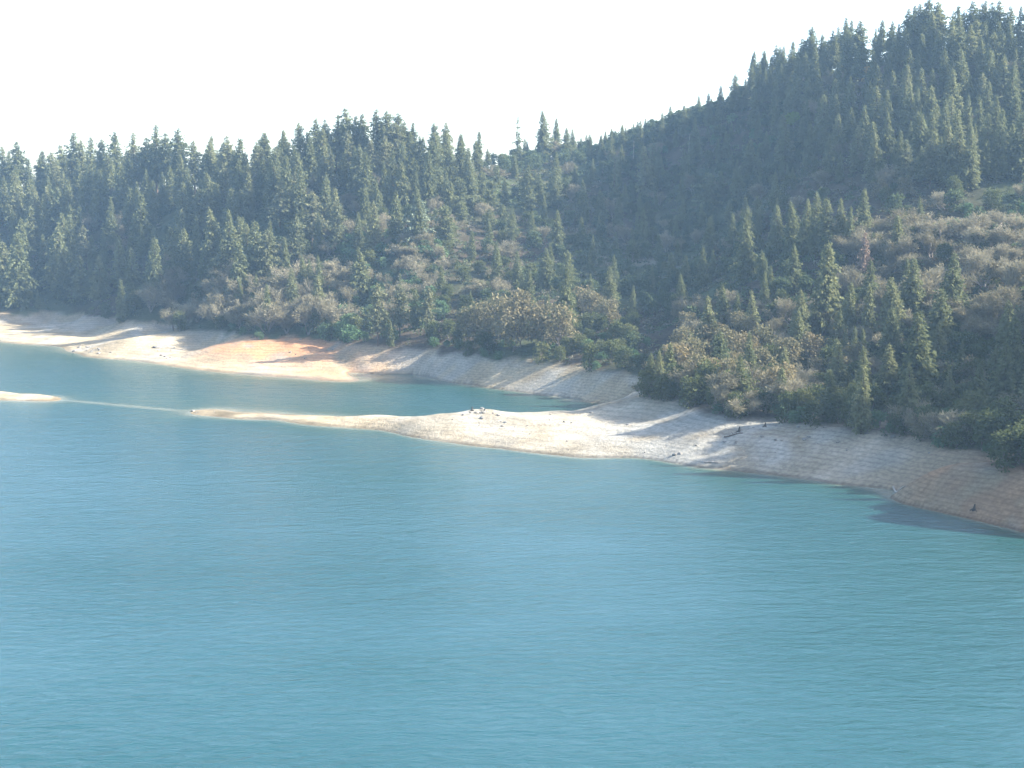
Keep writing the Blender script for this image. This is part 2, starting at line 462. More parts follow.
# ------------------------------------------------------------------ plant shapes
def unit(v):
    return v / (np.linalg.norm(v, axis=-1, keepdims=True) + 1e-9)


def sprays(base, dirv, length, width, r, sag=.15):
    """kite-shaped sprays of foliage: one quad each, rolled at random about its own axis"""
    base, dirv = np.asarray(base), unit(np.asarray(dirv))
    k = len(base)
    rnd = r.normal(size=(k, 3))
    side = unit(np.cross(dirv, rnd))
    length = np.broadcast_to(length, (k,))[:, None]; width = np.broadcast_to(width, (k,))[:, None]
    mid = base + dirv * length * .45
    tip = base + dirv * length; tip[:, 2] -= (sag * length)[:, 0]
    v = np.stack([base, mid - side * width * .5, tip, mid + side * width * .5], 1).reshape(-1, 3)
    f = np.arange(4 * k).reshape(k, 4)
    return v, f


def join(parts):
    vs, fs, o = [], [], 0
    for v, f in parts:
        vs.append(v); fs.append(f + o); o += len(v)
    return np.concatenate(vs), np.concatenate(fs)


def tube(pts, rads, sides=6):
    pts = np.asarray(pts, float); rings = []
    for i, p in enumerate(pts):
        d = unit((pts[min(i + 1, len(pts) - 1)] - pts[max(i - 1, 0)])[None])[0]
        a = np.array([1., 0, 0]) if abs(d[0]) < .8 else np.array([0, 1., 0])
        u = unit(np.cross(d, a)[None])[0]; w_ = np.cross(d, u)
        t = np.linspace(0, 2 * math.pi, sides, endpoint=False)
        rings.append(p + rads[i] * (np.cos(t)[:, None] * u + np.sin(t)[:, None] * w_))
    v = np.concatenate(rings); f = []
    for i in range(len(pts) - 1):
        for j in range(sides):
            k = (j + 1) % sides
            f.append([i * sides + j, i * sides + k, (i + 1) * sides + k, (i + 1) * sides + j])
    return v, np.array(f)


def conifer(seed, H, R, bare, power, gap, droop, irregular=.25, density=1.0, lump=0.0):
    r = np.random.default_rng(seed)
    z0 = bare * H
    lean = r.normal(size=2) * .012 * H
    axis = lambda z: np.stack([lean[0] * (z / H) ** 2 + .1 * np.sin(z * .6 + seed), lean[1] * (z / H) ** 2 + .1 * np.cos(z * .5), z], -1)
    B, D, Ls, Ws = [], [], [], []
    z = z0
    bulge = r.random(12)
    side_gap = r.random() * 6.28
    while z < H * .985:
        t = (z - z0) / (H - z0)
        prof = (1 - t) ** power * (min(1, .55 + t * 3.2))
        prof *= 1 + lump * (bulge[int(t * 11)] - .5) * 2
        rr = max(R * prof, .22)
        nb = max(3, int((3.2 + 1.35 * rr) * density))
        a0 = r.random() * 6.28
        for b in range(nb):
            if r.random() < gap: continue
            a = a0 + b * 6.283 / nb + r.normal() * .25
            L = rr * (1 + r.normal() * irregular) * (1 - .25 * max(0, math.cos(a - side_gap)))
            L = max(L, .25)
            up = .30 * t - .12
            ns = max(2, int(L / .62))
            s = (np.arange(ns) + .35 + r.random(ns) * .4) / ns
            p = axis(np.full(ns, z)) + np.stack([np.cos(a) * L * s, np.sin(a) * L * s, up * L * s - droop * L * s ** 1.6], -1)
            for rep in range(3):
                dv = np.stack([np.cos(a + r.normal(size=ns) * .8), np.sin(a + r.normal(size=ns) * .8), r.normal(size=ns) * .35 - droop * .6 - .35 * rep], -1)
                B.append(p + r.normal(size=(ns, 3)) * .22); D.append(dv)
                ln = (.6 + .45 * r.random(ns)) * min(1.2, .55 + .25 * rr)
                Ls.append(ln); Ws.append(ln * (.55 + .25 * r.random(ns)))
        z += (.46 + .1 * r.random()) * (1 if t < .8 else .75)
    tipz = np.linspace(H * .95, H * .99, 4)
    B.append(axis(tipz)); D.append(np.tile([0, 0, 1.], (4, 1)) + r.normal(size=(4, 3)) * .15); Ls.append(np.full(4, .9)); Ws.append(np.full(4, .3))
    crown = sprays(np.concatenate(B), np.concatenate(D), np.concatenate(Ls), np.concatenate(Ws), r)
    zz_ = np.linspace(-1.2, H * .93, 9); tr0 = .013 * H + .06
    tr = [tube(axis(zz_), tr0 * (1 - np.clip(zz_, 0, H) / H) ** .8 + .03, 7)]
    for k in range(int(6 + 20 * bare)):                    # dead stubs and lower limbs
        zb = r.uniform(.08 * H, max(.35, bare + .15) * H); a = r.random() * 6.28; L = r.uniform(.5, 1.8)
        p = axis(np.array([zb]))[0]
        tr.append(tube([p, p + [math.cos(a) * L * .6, math.sin(a) * L * .6, .05], p + [math.cos(a) * L, math.sin(a) * L, -.15 * L]], [.07, .045, .02], 4))
    return crown, join(tr)


def limbs(r, H, spread, levels=4, lean=0.0, stems=0):
    """a forking skeleton; returns trunk tubes and the twig tips with their directions"""
    parts, tips = [], []

    def grow(p, d, L, rad_, lev):
        mid_ = p + d * L * .5 + r.normal(size=3) * .06 * L
        e = p + d * L + r.normal(size=3) * .08 * L
        parts.append(tube([p, mid_, e], [rad_, rad_ * .85, rad_ * .68], 6 if lev < 2 else 4))
        if lev >= 2:
            tips.append((mid_, d, L)); tips.append((e, d, L))
        if lev == levels: return
        nb = 3 if lev < 2 else 2 + (r.random() < .5)
        for _ in range(nb):
            dd = d + r.normal(size=3) * spread * np.array([1, 1, .6]); dd[2] += .26
            dd /= np.linalg.norm(dd)
            grow(e if r.random() < .7 else mid_, dd, L * r.uniform(.62, .85), rad_ * .62, lev + 1)

    if stems:
        for k in range(stems):
            a = 6.283 * k / stems + r.normal() * .4; q = r.uniform(.25, .75)
            d0 = np.array([math.cos(a) * q, math.sin(a) * q, 1.]); d0 /= np.linalg.norm(d0)
            grow(np.array([0, 0, -.5]), d0, H * r.uniform(.22, .36), H * .016, 1)
    else:
        d0 = np.array([lean * r.normal(), lean * r.normal(), 1.]); d0 /= np.linalg.norm(d0)
        grow(np.array([0, 0, -.6]), d0, H * .2, H * .022, 0)
    return parts, tips


def bare_tree(seed, H=11, twigs=3000):
    r = np.random.default_rng(seed)
    parts, tips = limbs(r, H, .5, 4, .3, stems=3 + seed % 3)
    P_ = np.array([t[0] for t in tips]); D_ = np.array([t[1] for t in tips])
    i = r.integers(0, len(P_), twigs)
    d = unit(D_[i] + r.normal(size=(twigs, 3)) * .75 + [0, 0, .15])
    b = P_[i] + r.normal(size=(twigs, 3)) * .4
    ln = r.uniform(.6, 1.5, twigs)
    crown = sprays(b, d, ln, r.uniform(.07, .2, twigs), r, .05)
    return crown, join(parts)


def leafy_tree(seed, H=10, R=4.5, lobes=16, leaves=1900, size=.62, low=.25, gaps=.25):
    r = np.random.default_rng(seed)
    parts, tips = limbs(r, H * .85, .55, 2, .15)
    cs = []
    for k in range(lobes):
        a = r.random() * 6.28; t = r.random() ** .6
        q = r.random() ** .5 * (1 - .45 * t) * .72
        cs.append([math.cos(a) * R * q, math.sin(a) * R * q, H * (low + (1 - low) * t * .84)])
    cs = np.array(cs); lr = R * r.uniform(.26, .5, lobes)
    for c in cs[::2]:
        parts.append(tube([[0, 0, H * .25], [c[0] * .5, c[1] * .5, H * .25 + (c[2] - H * .25) * .6], c], [.12, .08, .04], 4))
    i = r.integers(0, lobes, leaves)
    dirs = unit(r.normal(size=(leaves, 3)) + [0, 0, .3])
    keep = vn3(dirs * 2.2 + cs[i] * .7) > gaps - .5
    i, dirs = i[keep], dirs[keep]; m_ = len(i)
    p = cs[i] + dirs * (lr[i] * r.uniform(.55, 1.1, m_))[:, None] * [1, 1, .8]
    dv = dirs * .6 + r.normal(size=(m_, 3)) * .8
    ln = size * r.uniform(.6, 1.4, m_)
    return sprays(p, dv, ln, ln * .75, r, .1), join(parts)


def vn3(p):
    return np.sin(p[:, 0] * 1.9 + 1.3 * np.sin(p[:, 1] * 1.7)) * .35 + np.sin(p[:, 2] * 2.3 + p[:, 1]) * .25


def snag(seed, H, limbs_=9):
    r = np.random.default_rng(seed)
    z = np.linspace(-1, H, 8); off = np.cumsum(r.normal(size=(8, 2)) * .08, 0)
    tr = tube(np.column_stack([off, z]), np.linspace(.34, .07, 8), 7)
    br = []
    for k in range(limbs_):
        zb = r.uniform(.35, .95) * H; a = r.random() * 6.28; L = r.uniform(.6, 2.2) * (1.15 - zb / H)
        j = np.interp(zb, z, off[:, 0]), np.interp(zb, z, off[:, 1])
        p = np.array([j[0], j[1], zb])
        br.append(tube([p, p + [math.cos(a) * L * .6, math.sin(a) * L * .6, .1 * L], p + [math.cos(a) * L, math.sin(a) * L, -.1 * L]], [.08, .05, .02], 4))
    return br, tr


PROTO = {}       # code -> list of (crown mesh, trunk mesh, height)


def proto(code, k, gen, H, leaf, bark):
    c, t = gen
    if code == 'w':
        cm = [mesh_from('branch', *q, [M[leaf]]) for q in c]; tm = mesh_from('trunk', t[0], t[1], [M[bark]], True)
        PROTO.setdefault(code, []).append((cm, tm, t[0][:, 2].max())); return
    cm = mesh_from('crown', c[0], c[1], [M[leaf]]); tm = mesh_from('trunk', t[0], t[1], [M[bark]], True)
    zt = c[0][:, 2].max()
    PROTO.setdefault(code, []).append((cm, tm, zt))


for k in range(9):
    proto('f', k, conifer(10 + k, 26, 4.2 + .35 * (k % 3), .06 + .03 * (k % 2), .62 + .08 * (k % 3), .10, .22, .26), 26, 'fir', 'bark')
for k in range(4):
    proto('F', k, conifer(30 + k, 25, 5.3 + .3 * k, .05, .72, .12, .20, .30), 25, 'fir', 'bark')
for k in range(6):
    proto('p', k, conifer(50 + k, 30, 4.3 + .2 * (k % 3), .16 + .05 * (k % 3), .50, .26, .12, .38, .85, .30), 30, 'pine', 'bark')
for k in range(4):
    proto('k', k, conifer(60 + k, 32, 4.5 + .2 * (k % 3), .2 + .05 * (k % 3), .55, .22, .14, .34, .9, .25), 32, 'fir', 'bark')
for k in range(2):
    proto('s', k, conifer(70 + k, 30, 3.1, .12, .6, .30, .25, .45, .85, .4), 30, 'fir', 'bark')
for k in range(4):
    proto('g', k, conifer(80 + k, 18, 4.4, .14, .40, .22, -.05, .40, .95, .45), 18, 'pale', 'greybark')
proto('d', 0, conifer(90, 25, 3.9, .08, .6, .12, .25, .35), 25, 'dead', 'greybark')
for k in range(8):
    proto('b', k, bare_tree(100 + k), 11, 'twig', 'greybark')
for k in range(3):
    proto('a', k, leafy_tree(120 + k, 10, 4.6, 18, 2000, .55, .25, .3), 10, 'autumn', 'greybark')
proto('y', 0, leafy_tree(130, 10, 3.2, 12, 1500, .5, .2, .2), 10, 'gold', 'greybark')
for k in range(4):
    proto('o', k, leafy_tree(140 + k, 9.5, 4.9, 22, 2600, .6, .04, .25), 10, 'oak', 'greybark')
for k in range(4):
    proto('m', k, leafy_tree(150 + k, 4.6, 3.0, 12, 1300, .45, .1, .2), 5, 'bush', 'greybark')
proto('l', 0, leafy_tree(160, 4.5, 3.4, 12, 1500, .45, .1, .15), 5, 'lime', 'greybark')
for k in range(2):
    proto('w', k, snag(170 + k, 18), 18, 'deadwood', 'deadwood')

# ------------------------------------------------------------------ where the plants stand
DSAMP = 262 * np.exp(np.linspace(0, math.log(960 / 262), 520))


def ground_hit(px, py):
    r_ = ray(px, py); s = DSAMP / r_[1]
    xy = np.stack([r_[0] * s, DSAMP], 1)
    zr = CAM_H + r_[2] * s; zt = terrain_z(xy)
    below = np.nonzero((zr < zt) & (zt > 6))[0]
    if len(below):
        i = below[0]
    else:
        i = int(np.argmax((zt - CAM_H) / DSAMP))
    return np.array([xy[i, 0], xy[i, 1], zt[i]])


plants = []       # code, base point, height, px, ytop, ybase


def put(code, x, yt, yb, hmax=None):
    b = ground_hit(x, yb)
    h = (yb - yt) * b[1] / F
    if hmax: h = min(h, hmax)
    plants.append((code, b, h, x, yt, yb))


HAND = {
 'k': [(5,147,198),(20,142,200),(42,156,202),(62,145,202),(74,133,200),(90,137,202),(118,129,198),(135,133,198),(146,138,198),(157,125,196),
       (168,133,196),(180,128,196),(195,140,195),(211,141,192),(230,136,190),(256,143,190),(263,133,184),(286,132,184),(302,123,182),(316,119,178),
       (327,120,175),(347,109,170),(365,114,170),(378,109,172),(389,112,172),(399,114,170),(412,123,172),(435,124,172),(446,123,172),(461,136,172),
       (476,141,172),(488,149,172),(566,128,160),(590,134,160),(82,140,200),(104,139,202),(111,152,203),(53,152,205),(246,152,190),
       (336,116,172),(357,116,170),(406,121,171),(1013,128,170),
       (783,47,92),(802,38,80),(810,37,80),(825,41,80),(834,36,76),(847,25,75),(857,22,78),(882,20,62),(891,22,62),(906,10,58),(919,5,56),(927,1,55),
       (939,4,56),(953,13,56),(971,2,56),(984,2,58),(999,1,58),(1008,8,58),(1017,8,60),(752,65,100),(765,69,100),(735,75,120),(875,27,62),(913,8,56),
       (932,3,60),(962,12,56),(978,5,60),(991,4,60)],
 's': [(518,113,160),(614,153,206),(611,128,165)],
 'f': [(813,48,95),(770,70,102),(745,80,112),(622,126,158),(640,121,150),(662,113,145),(684,106,138),(708,94,128),(720,86,122),(543,108,158),(556,117,158),(583,180,226),(512,205,240),(532,211,246),(599,214,240),(645,146,200),(651,145,195),(643,205,242),(638,212,245),(522,273,310),(529,269,310),
       (565,265,345),(695,118,166),(755,90,130),(718,140,165),(726,131,160),(809,124,168),(782,156,182),(787,164,184),(792,167,187),(676,215,243),
       (661,156,190),(960,50,110),(944,52,100),(894,73,105),(885,77,105),(866,84,112),(845,71,98),(810,125,165),(862,108,150),(873,122,172),
       (898,130,178),(933,94,130),(862,189,245),(841,198,250),(849,207,255),(816,192,258),(825,197,258),(806,197,256),(793,201,258),(777,205,252),
       (919,196,225),(909,257,325),(853,325,368),(862,328,370),(845,328,368),(835,337,382),(702,245,288),(685,255,290),(681,273,316),(686,290,318),
       (737,292,328),(713,250,280),(765,259,290),(770,266,298),(917,307,408),(949,367,417),(921,322,380),(960,340,385),
       (32,176,205),(49,176,222),(5,176,218),(105,228,264),(93,235,270),(142,225,262),(131,236,268),(197,217,262),(216,207,282),(232,209,282),
       (250,222,290),(112,197,232),(327,177,228),(256,220,292),(286,237,285),(319,255,302),(303,255,300),(38,289,309),(268,283,330),(342,331,342),
       (600,196,225),(616,232,255),(590,250,275),(1000,109,172),(987,114,172),(957,110,170),(944,101,160),(919,112,178),(1013,124,175),
       (769,267,295),(650,352,398),(436,160,200),(425,163,200),(416,160,198),(384,161,202),(355,145,190),(365,184,232),(345,152,190),(373,150,190)],
 'F': [(65,212,280),(24,220,288),(170,227,290),(185,228,290),(825,240,335),(949,252,330),(800,287,348),(747,215,282),(722,283,332),(891,275,345),
       (850,108,152),(750,139,182),(362,247,300),(20,232,309),(546,247,290),(60,225,290),(660,349,398),(8,240,300),(155,240,300),(205,245,310),
       (240,240,305),(600,190,225),(775,205,255),(1010,333,395),(995,345,398),(1022,350,410)],
 'p': [(378,281,346),(400,283,338),(427,286,336),(270,228,290),(297,215,270),(312,190,250),(280,180,235),(296,172,225),(415,290,338),(720,330,385),
       (880,150,190),(905,140,190),(930,140,190),(970,125,180),(945,140,185),(985,140,185),(920,150,190),(335,200,255),(240,190,240),(225,165,215),(250,165,215)],
 'g': [(419,199,250),(540,176,206),(555,170,200),(526,169,198),(530,186,215),(709,174,212),(460,180,215),(497,166,190),(490,180,210),(445,205,250),
       (438,170,205),(450,182,215),(468,160,190)],
 'd': [(864,230,290),(310,258,302)],
 'w': [(688,135,168),(633,142,164),(617,245,258)],
 'y': [(866,66,88),(872,70,90)],
 'l': [(795,111,128),(940,221,235),(984,70,86)],
 'a': [(500,292,345),(520,288,348),(540,300,350),(480,298,345),(560,300,352),(512,300,352),(592,290,325),(607,296,330),(582,284,315),(600,305,330),
       (470,305,345),(705,320,360),(725,325,365),(745,330,372),(690,335,380),(765,322,368),(785,335,380),(676,340,385),(812,330,372),(760,345,392),
       (840,95,118),(905,175,200),(881,178,200),(700,350,395),(735,355,400),(780,360,410)],
}
for code, lst in HAND.items():
    for x, yt, yb in lst: put(code, x, yt, yb)
n_hand = len(plants)


def rnd_fill(code, x0, x1, y0, y1, count, h0, h1, mind, hpx=None):
    """scatter trees over a patch of hillside, h0..h1 metres tall"""
    k = tries = 0
    while k < count and tries < count * 12:
        tries += 1
        x, y = rng.uniform(x0, x1), rng.uniform(y0, y1)
        b = ground_hit(x, y)
        if b[2] < POOL - .6: continue
        h = rng.uniform(h0, h1)
        if any(q[0] == code and abs(q[3] - x) < mind and abs(q[5] - y) < mind * .8 for q in plants): continue
        plants.append((code, b, h, x, y - h * F / b[1], y)); k += 1


# conifers that fill the woods between the ones picked out above
rnd_fill('f', -30, 265, 205, 305, 60, 20, 32, 9)
rnd_fill('f', -30, 300, 190, 235, 34, 24, 34, 9)
rnd_fill('p', 200, 480, 172, 200, 22, 22, 30, 10)
rnd_fill('f', 250, 480, 170, 215, 30, 20, 30, 10)
rnd_fill('f', 740, 1040, 75, 135, 44, 16, 26, 11)
rnd_fill('f', 690, 900, 230, 400, 8, 14, 22, 20)
rnd_fill('f', 470, 660, 165, 300, 22, 12, 22, 15)
rnd_fill('F', 820, 1040, 330, 440, 6, 14, 20, 26)
rnd_fill('f', 60, 330, 270, 330, 10, 14, 24, 14)
rnd_fill('f', 330, 640, 300, 370, 10, 10, 18, 18)
rnd_fill('f', 260, 430, 185, 260, 14, 18, 28, 12)
rnd_fill('p', -20, 260, 200, 300, 10, 22, 32, 14)
rnd_fill('f', 770, 1040, 85, 190, 26, 14, 26, 12)
rnd_fill('f', 830, 1040, 290, 440, 10, 14, 24, 18)
rnd_fill('f', 600, 760, 170, 330, 9, 12, 20, 18)
rnd_fill('g', 400, 520, 165, 260, 14, 9, 15, 12)
rnd_fill('b', 400, 520, 170, 310, 22, 7, 11, 11)
rnd_fill('o', 400, 520, 190, 330, 24, 6, 10, 11)
rnd_fill('f', 770, 1040, 60, 190, 50, 16, 28, 9)
rnd_fill('k', 752, 1040, 52, 90, 34, 18, 27, 9)
rnd_fill('f', 580, 735, 100, 155, 22, 7, 13, 10)
# bare oaks and buckeyes
rnd_fill('b', 10, 130, 200, 300, 14, 9, 14, 12)
rnd_fill('b', 150, 340, 275, 336, 40, 11, 17, 9)
rnd_fill('a', 170, 340, 290, 336, 10, 10, 14, 12)
rnd_fill('b', 280, 440, 190, 335, 46, 8, 13, 10)
rnd_fill('b', 540, 760, 130, 260, 34, 7, 11, 11)
rnd_fill('b', 500, 740, 100, 160, 16, 5, 8, 9)
rnd_fill('b', 680, 870, 310, 420, 30, 7, 11, 12)
rnd_fill('b', 830, 1040, 230, 350, 60, 8, 12, 11)
rnd_fill('b', 770, 1040, 60, 215, 40, 7, 11, 13)
rnd_fill('b', 880, 1040, 350, 450, 14, 7, 10, 14)
# evergreen oaks
rnd_fill('o', 0, 330, 285, 335, 26, 7, 11, 10)
rnd_fill('o', 330, 640, 190, 350, 46, 6, 10, 12)
rnd_fill('o', 440, 640, 330, 372, 24, 6, 10, 9)
rnd_fill('o', 640, 1040, 360, 455, 52, 6, 10, 12)
rnd_fill('o', 600, 1000, 130, 330, 60, 6, 10, 12)
rnd_fill('o', 470, 760, 100, 170, 30, 5, 9, 9)
rnd_fill('f', 520, 780, 130, 260, 26, 11, 19, 13)
rnd_fill('p', 560, 780, 150, 300, 10, 14, 20, 16)
rnd_fill('o', 650, 1040, 395, 470, 40, 6, 11, 10)
rnd_fill('f', 820, 1030, 385, 450, 6, 13, 19, 22)
rnd_fill('a', 670, 860, 330, 405, 14, 8, 12, 12)
rnd_fill('o', 655, 775, 396, 417, 7, 8, 12, 12)
rnd_fill('b', 655, 800, 394, 420, 12, 9, 13, 9)
rnd_fill('f', 665, 790, 390, 416, 5, 13, 19, 16)
# rounded manzanita
rnd_fill('m', 325, 442, 240, 345, 70, 4.5, 8, 6)
rnd_fill('m', 930, 1030, 212, 240, 12, 3, 5, 8)
rnd_fill('m', 230, 330, 325, 342, 8, 3, 4.5, 8)
rnd_fill('m', 640, 1030, 395, 462, 40, 3, 5.5, 8)
rnd_fill('m', 430, 650, 340, 376, 22, 3, 5.5, 8)
rnd_fill('m', 560, 780, 105, 160, 34, 4, 6.5, 7)

# ------------------------------------------------------------------ naming what stands where
KIND = {'f': ('conifer_tree', 'conifer', 'green conifer'), 'F': ('conifer_tree', 'conifer', 'broad green conifer'), 'p': ('conifer_tree', 'conifer', 'olive ragged conifer'),
        'k': ('conifer_tree', 'conifer', 'dark conifer'), 's': ('conifer_tree', 'conifer', 'thin gappy conifer'), 'g': ('conifer_tree', 'conifer', 'pale round-topped conifer'),
        'd': ('conifer_tree', 'conifer', 'reddish dying conifer'), 'b': ('bare_tree', 'bare tree', 'leafless grey-brown tree'),
        'a': ('autumn_tree', 'autumn tree', 'tan-leaved tree'), 'y': ('autumn_tree', 'autumn tree', 'golden-leaved tree'), 'o': ('broadleaf_tree', 'broadleaf tree', 'dark rounded broadleaf tree'),
        'm': ('shrub', 'shrub', 'green rounded shrub'), 'l': ('shrub', 'shrub', 'bright yellow-green shrub'), 'w': ('dead_snag', 'dead tree', 'bleached bare snag')}
GROUP = {'conifer_tree': 'conifers on the wooded hills', 'bare_tree': 'leafless trees on the hillsides', 'autumn_tree': 'trees in autumn leaf on the hillsides',
         'broadleaf_tree': 'dark broadleaf trees on the hillsides', 'shrub': 'rounded shrubs on the hillsides', 'dead_snag': 'bleached snags on the dark slope'}
MARKS = [(30, 310, 'shaded far bank'), (150, 340, 'pale peninsula'), (285, 350, 'orange bank'), (410, 358, 'grey gullied bank'), (535, 365, 'bank behind the inlet'),
         (650, 398, 'wooded point'), (760, 420, 'white rilled bank'), (900, 438, 'notched bank top'), (1005, 465, 'reddish bank'), (688, 150, 'white snag'),
         (864, 250, 'reddish dying conifer'), (540, 135, 'thin skyline trio'), (795, 118, 'lime shrub'), (868, 76, 'golden tree'), (1000, 224, 'pale track cut'),
         (640, 262, 'faint ravine path'), (480, 165, 'ridge saddle'), (365, 140, 'left hilltop'), (960, 40, 'right summit'), (515, 320, 'tan autumn clump'),
         (747, 240, 'lone slope conifer'), (160, 160, 'left skyline'), (40, 170, 'skyline gap'), (240, 235, 'left hill fold'), (380, 240, 'brown oak slope'),
         (720, 330, 'autumn oak thicket'), (930, 300, 'bare oak slope'), (850, 140, 'upper conifer belt'), (80, 250, 'far-shore woods')]
ORD = ['first', 'second', 'third', 'fourth', 'fifth', 'sixth', 'seventh', 'eighth', 'ninth', 'tenth', 'eleventh', 'twelfth', 'thirteenth', 'fourteenth', 'fifteenth', 'sixteenth', 'seventeenth', 'eighteenth', 'nineteenth', 'twentieth', 'twenty-first', 'twenty-second', 'twenty-third', 'twenty-fourth']


def describe():
    buckets = {}
    for i, (code, b, h, x, yt, yb) in enumerate(plants):
        ym = (yt + yb) / 2; hp = yb - yt
        d = [math.hypot(x - mx, (ym - my) * 1.3) for mx, my, _ in MARKS]
        j = int(np.argmin(d)); mx, my, nm = MARKS[j]
        dx, dy = x - mx, ym - my
        rel = 'beside' if abs(dx) < 16 and abs(dy) < 16 else ('above' if dy < -abs(dx) * .55 else 'below' if dy > abs(dx) * .8 else ('left of' if dx < 0 else 'right of'))
        big = {'conifer_tree': (34, 62)}.get(KIND[code][0], (16, 30))
        size = 'small' if hp < big[0] else 'tall' if hp > big[1] else ''
        buckets.setdefault((KIND[code][2], size, rel, nm), []).append((x, i))
    out = {}
    for (nm, size, rel, mark), lst in buckets.items():
        lst.sort(); head = (size + ' ' if size else 'mid-sized ') + nm
        for k, (x, i) in enumerate(lst):
            t = f'{head} {rel} the {mark}'
            if len(lst) > 1:
                t += ', leftmost' if k == 0 else ', rightmost' if k == len(lst) - 1 else f', {ORD[min(k, 23)]} from the left'
            out[i] = t
    return out


# the conifers past the 300 that show largest are one mass
con = sorted((i for i, p in enumerate(plants) if KIND[p[0]][0] == 'conifer_tree'), key=lambda i: -(plants[i][5] - plants[i][4]))
rest = [plants[i] for i in con[300:]]
drop = set(con[300:])
for _ in range(46):                                # unseen conifers added on the spur right of view to make its shadow jagged
    x_, y_ = rng.uniform(145, 225), rng.uniform(262, 400)
    if x_ / y_ < .46 or (y_ < 300 and rng.random() < .7): continue
    z_ = float(terrain_z(np.array([[x_, y_]]))[0])
    rest.append(('f', np.array([x_, y_, z_]), rng.uniform(8, 17), 0, 0, 0))
for code_ in ('b', 'o'):
    drop |= set(sorted((i for i, p in enumerate(plants) if p[0] == code_), key=lambda i: -(plants[i][5] - plants[i][4]))[292:])
plants = [p for i, p in enumerate(plants) if i not in drop]
LABEL = describe()
originals = {}
for i, (code, b, h, x, yt, yb) in enumerate(plants):
    vs = PROTO[code]; v = int(rng.integers(len(vs))); cm, tm, zt = vs[v]
    name, cat, _ = KIND[code]
    s = h / zt; wide = s * rng.uniform(.88, 1.15)
    if code in 'kfps': wide = s * rng.uniform(.98, 1.38) * (1 if h > 14 else 1.15)
    key = (code, v)
    if key not in originals:
        root = bpy.data.objects.new(name, None); root.empty_display_size = .5; COL.objects.link(root)
        parts = [link('branch', q, root) for q in cm] if code == 'w' else [link('crown', cm, root)]
        parts.append(link('trunk', tm, root))
        originals[key] = (root, parts)
    else:
        r0, parts0 = originals[key]
        root = r0.copy(); COL.objects.link(root)
        for part in parts0:
            p = part.copy(); p.parent = root; COL.objects.link(p)
    root.location = (b[0], b[1], b[2] - .15); root.rotation_euler = (rng.normal() * .02, rng.normal() * .02, rng.uniform(0, 6.28)); root.scale = (wide, wide, s)
    if code == 'b': root.scale = (wide * rng.uniform(.9, 1.4), wide * rng.uniform(.9, 1.4), s * rng.uniform(.85, 1.15))
    root['label'] = LABEL[i]; root['category'] = cat; root['group'] = GROUP[name]

BG_OAK = [leafy_tree(400 + k, 8.5, 4.6, 18, 800, .85, .04, .25)[0] for k in range(5)]
vs, fs, off, cnt = [], [], 0, 0
while cnt < 640:
    x, y = rng.uniform(-30, 1040), rng.uniform(110, 400)
    if cnt > 500: x = rng.uniform(500, 745); y = np.interp(x, [500, 600, 660, 700, 750], [166, 152, 132, 116, 99]) + rng.uniform(-3, 12)
    elif not (520 < x < 800 and 110 < y < 330) and rng.random() < .72: continue
    b = ground_hit(x, y)
    if b[2] < POOL + 2.5: continue
    v, f = BG_OAK[int(rng.integers(5))]
    a = rng.uniform(0, 6.28); s = rng.uniform(.5, 1.05)
    R_ = np.array([[math.cos(a), math.sin(a), 0], [-math.sin(a), math.cos(a), 0], [0, 0, 1]])
    vs.append(v @ R_ * [s, s, s * rng.uniform(.8, 1.15)] + b); fs.append(f + off); off += len(v); cnt += 1
o = link('broadleaf_thicket', mesh_from('broadleaf_thicket', np.concatenate(vs), np.concatenate(fs), [M['thicket']]))
o['kind'] = 'stuff'; o['label'] = 'thicket of dark green leafy growth filling the slopes between the conifers'; o['category'] = 'thicket'

if rest:
    vs, fs, off = [], [], 0
    for code, b, h, x, yt, yb in rest:
        cm, tm, zt = PROTO[code][int(rng.integers(len(PROTO[code])))]
        v = np.empty(len(cm.vertices) * 3, np.float32); cm.vertices.foreach_get('co', v); v = v.reshape(-1, 3)
        f = np.arange(len(v)).reshape(-1, 4)
        a = rng.uniform(0, 6.28); s = h / zt; wd = s * rng.uniform(.85, 1.15)
        R_ = np.array([[math.cos(a), math.sin(a), 0], [-math.sin(a), math.cos(a), 0], [0, 0, 1]])
        vs.append(v @ R_ * [wd, wd, s] + b); fs.append(f + off); off += len(v)
    o = link('background_conifers', mesh_from('background_conifers', np.concatenate(vs), np.concatenate(fs), [M['fir']]))
    o['kind'] = 'stuff'; o['label'] = 'mass of smaller green conifers filling the hillside woods'; o['category'] = 'forest'

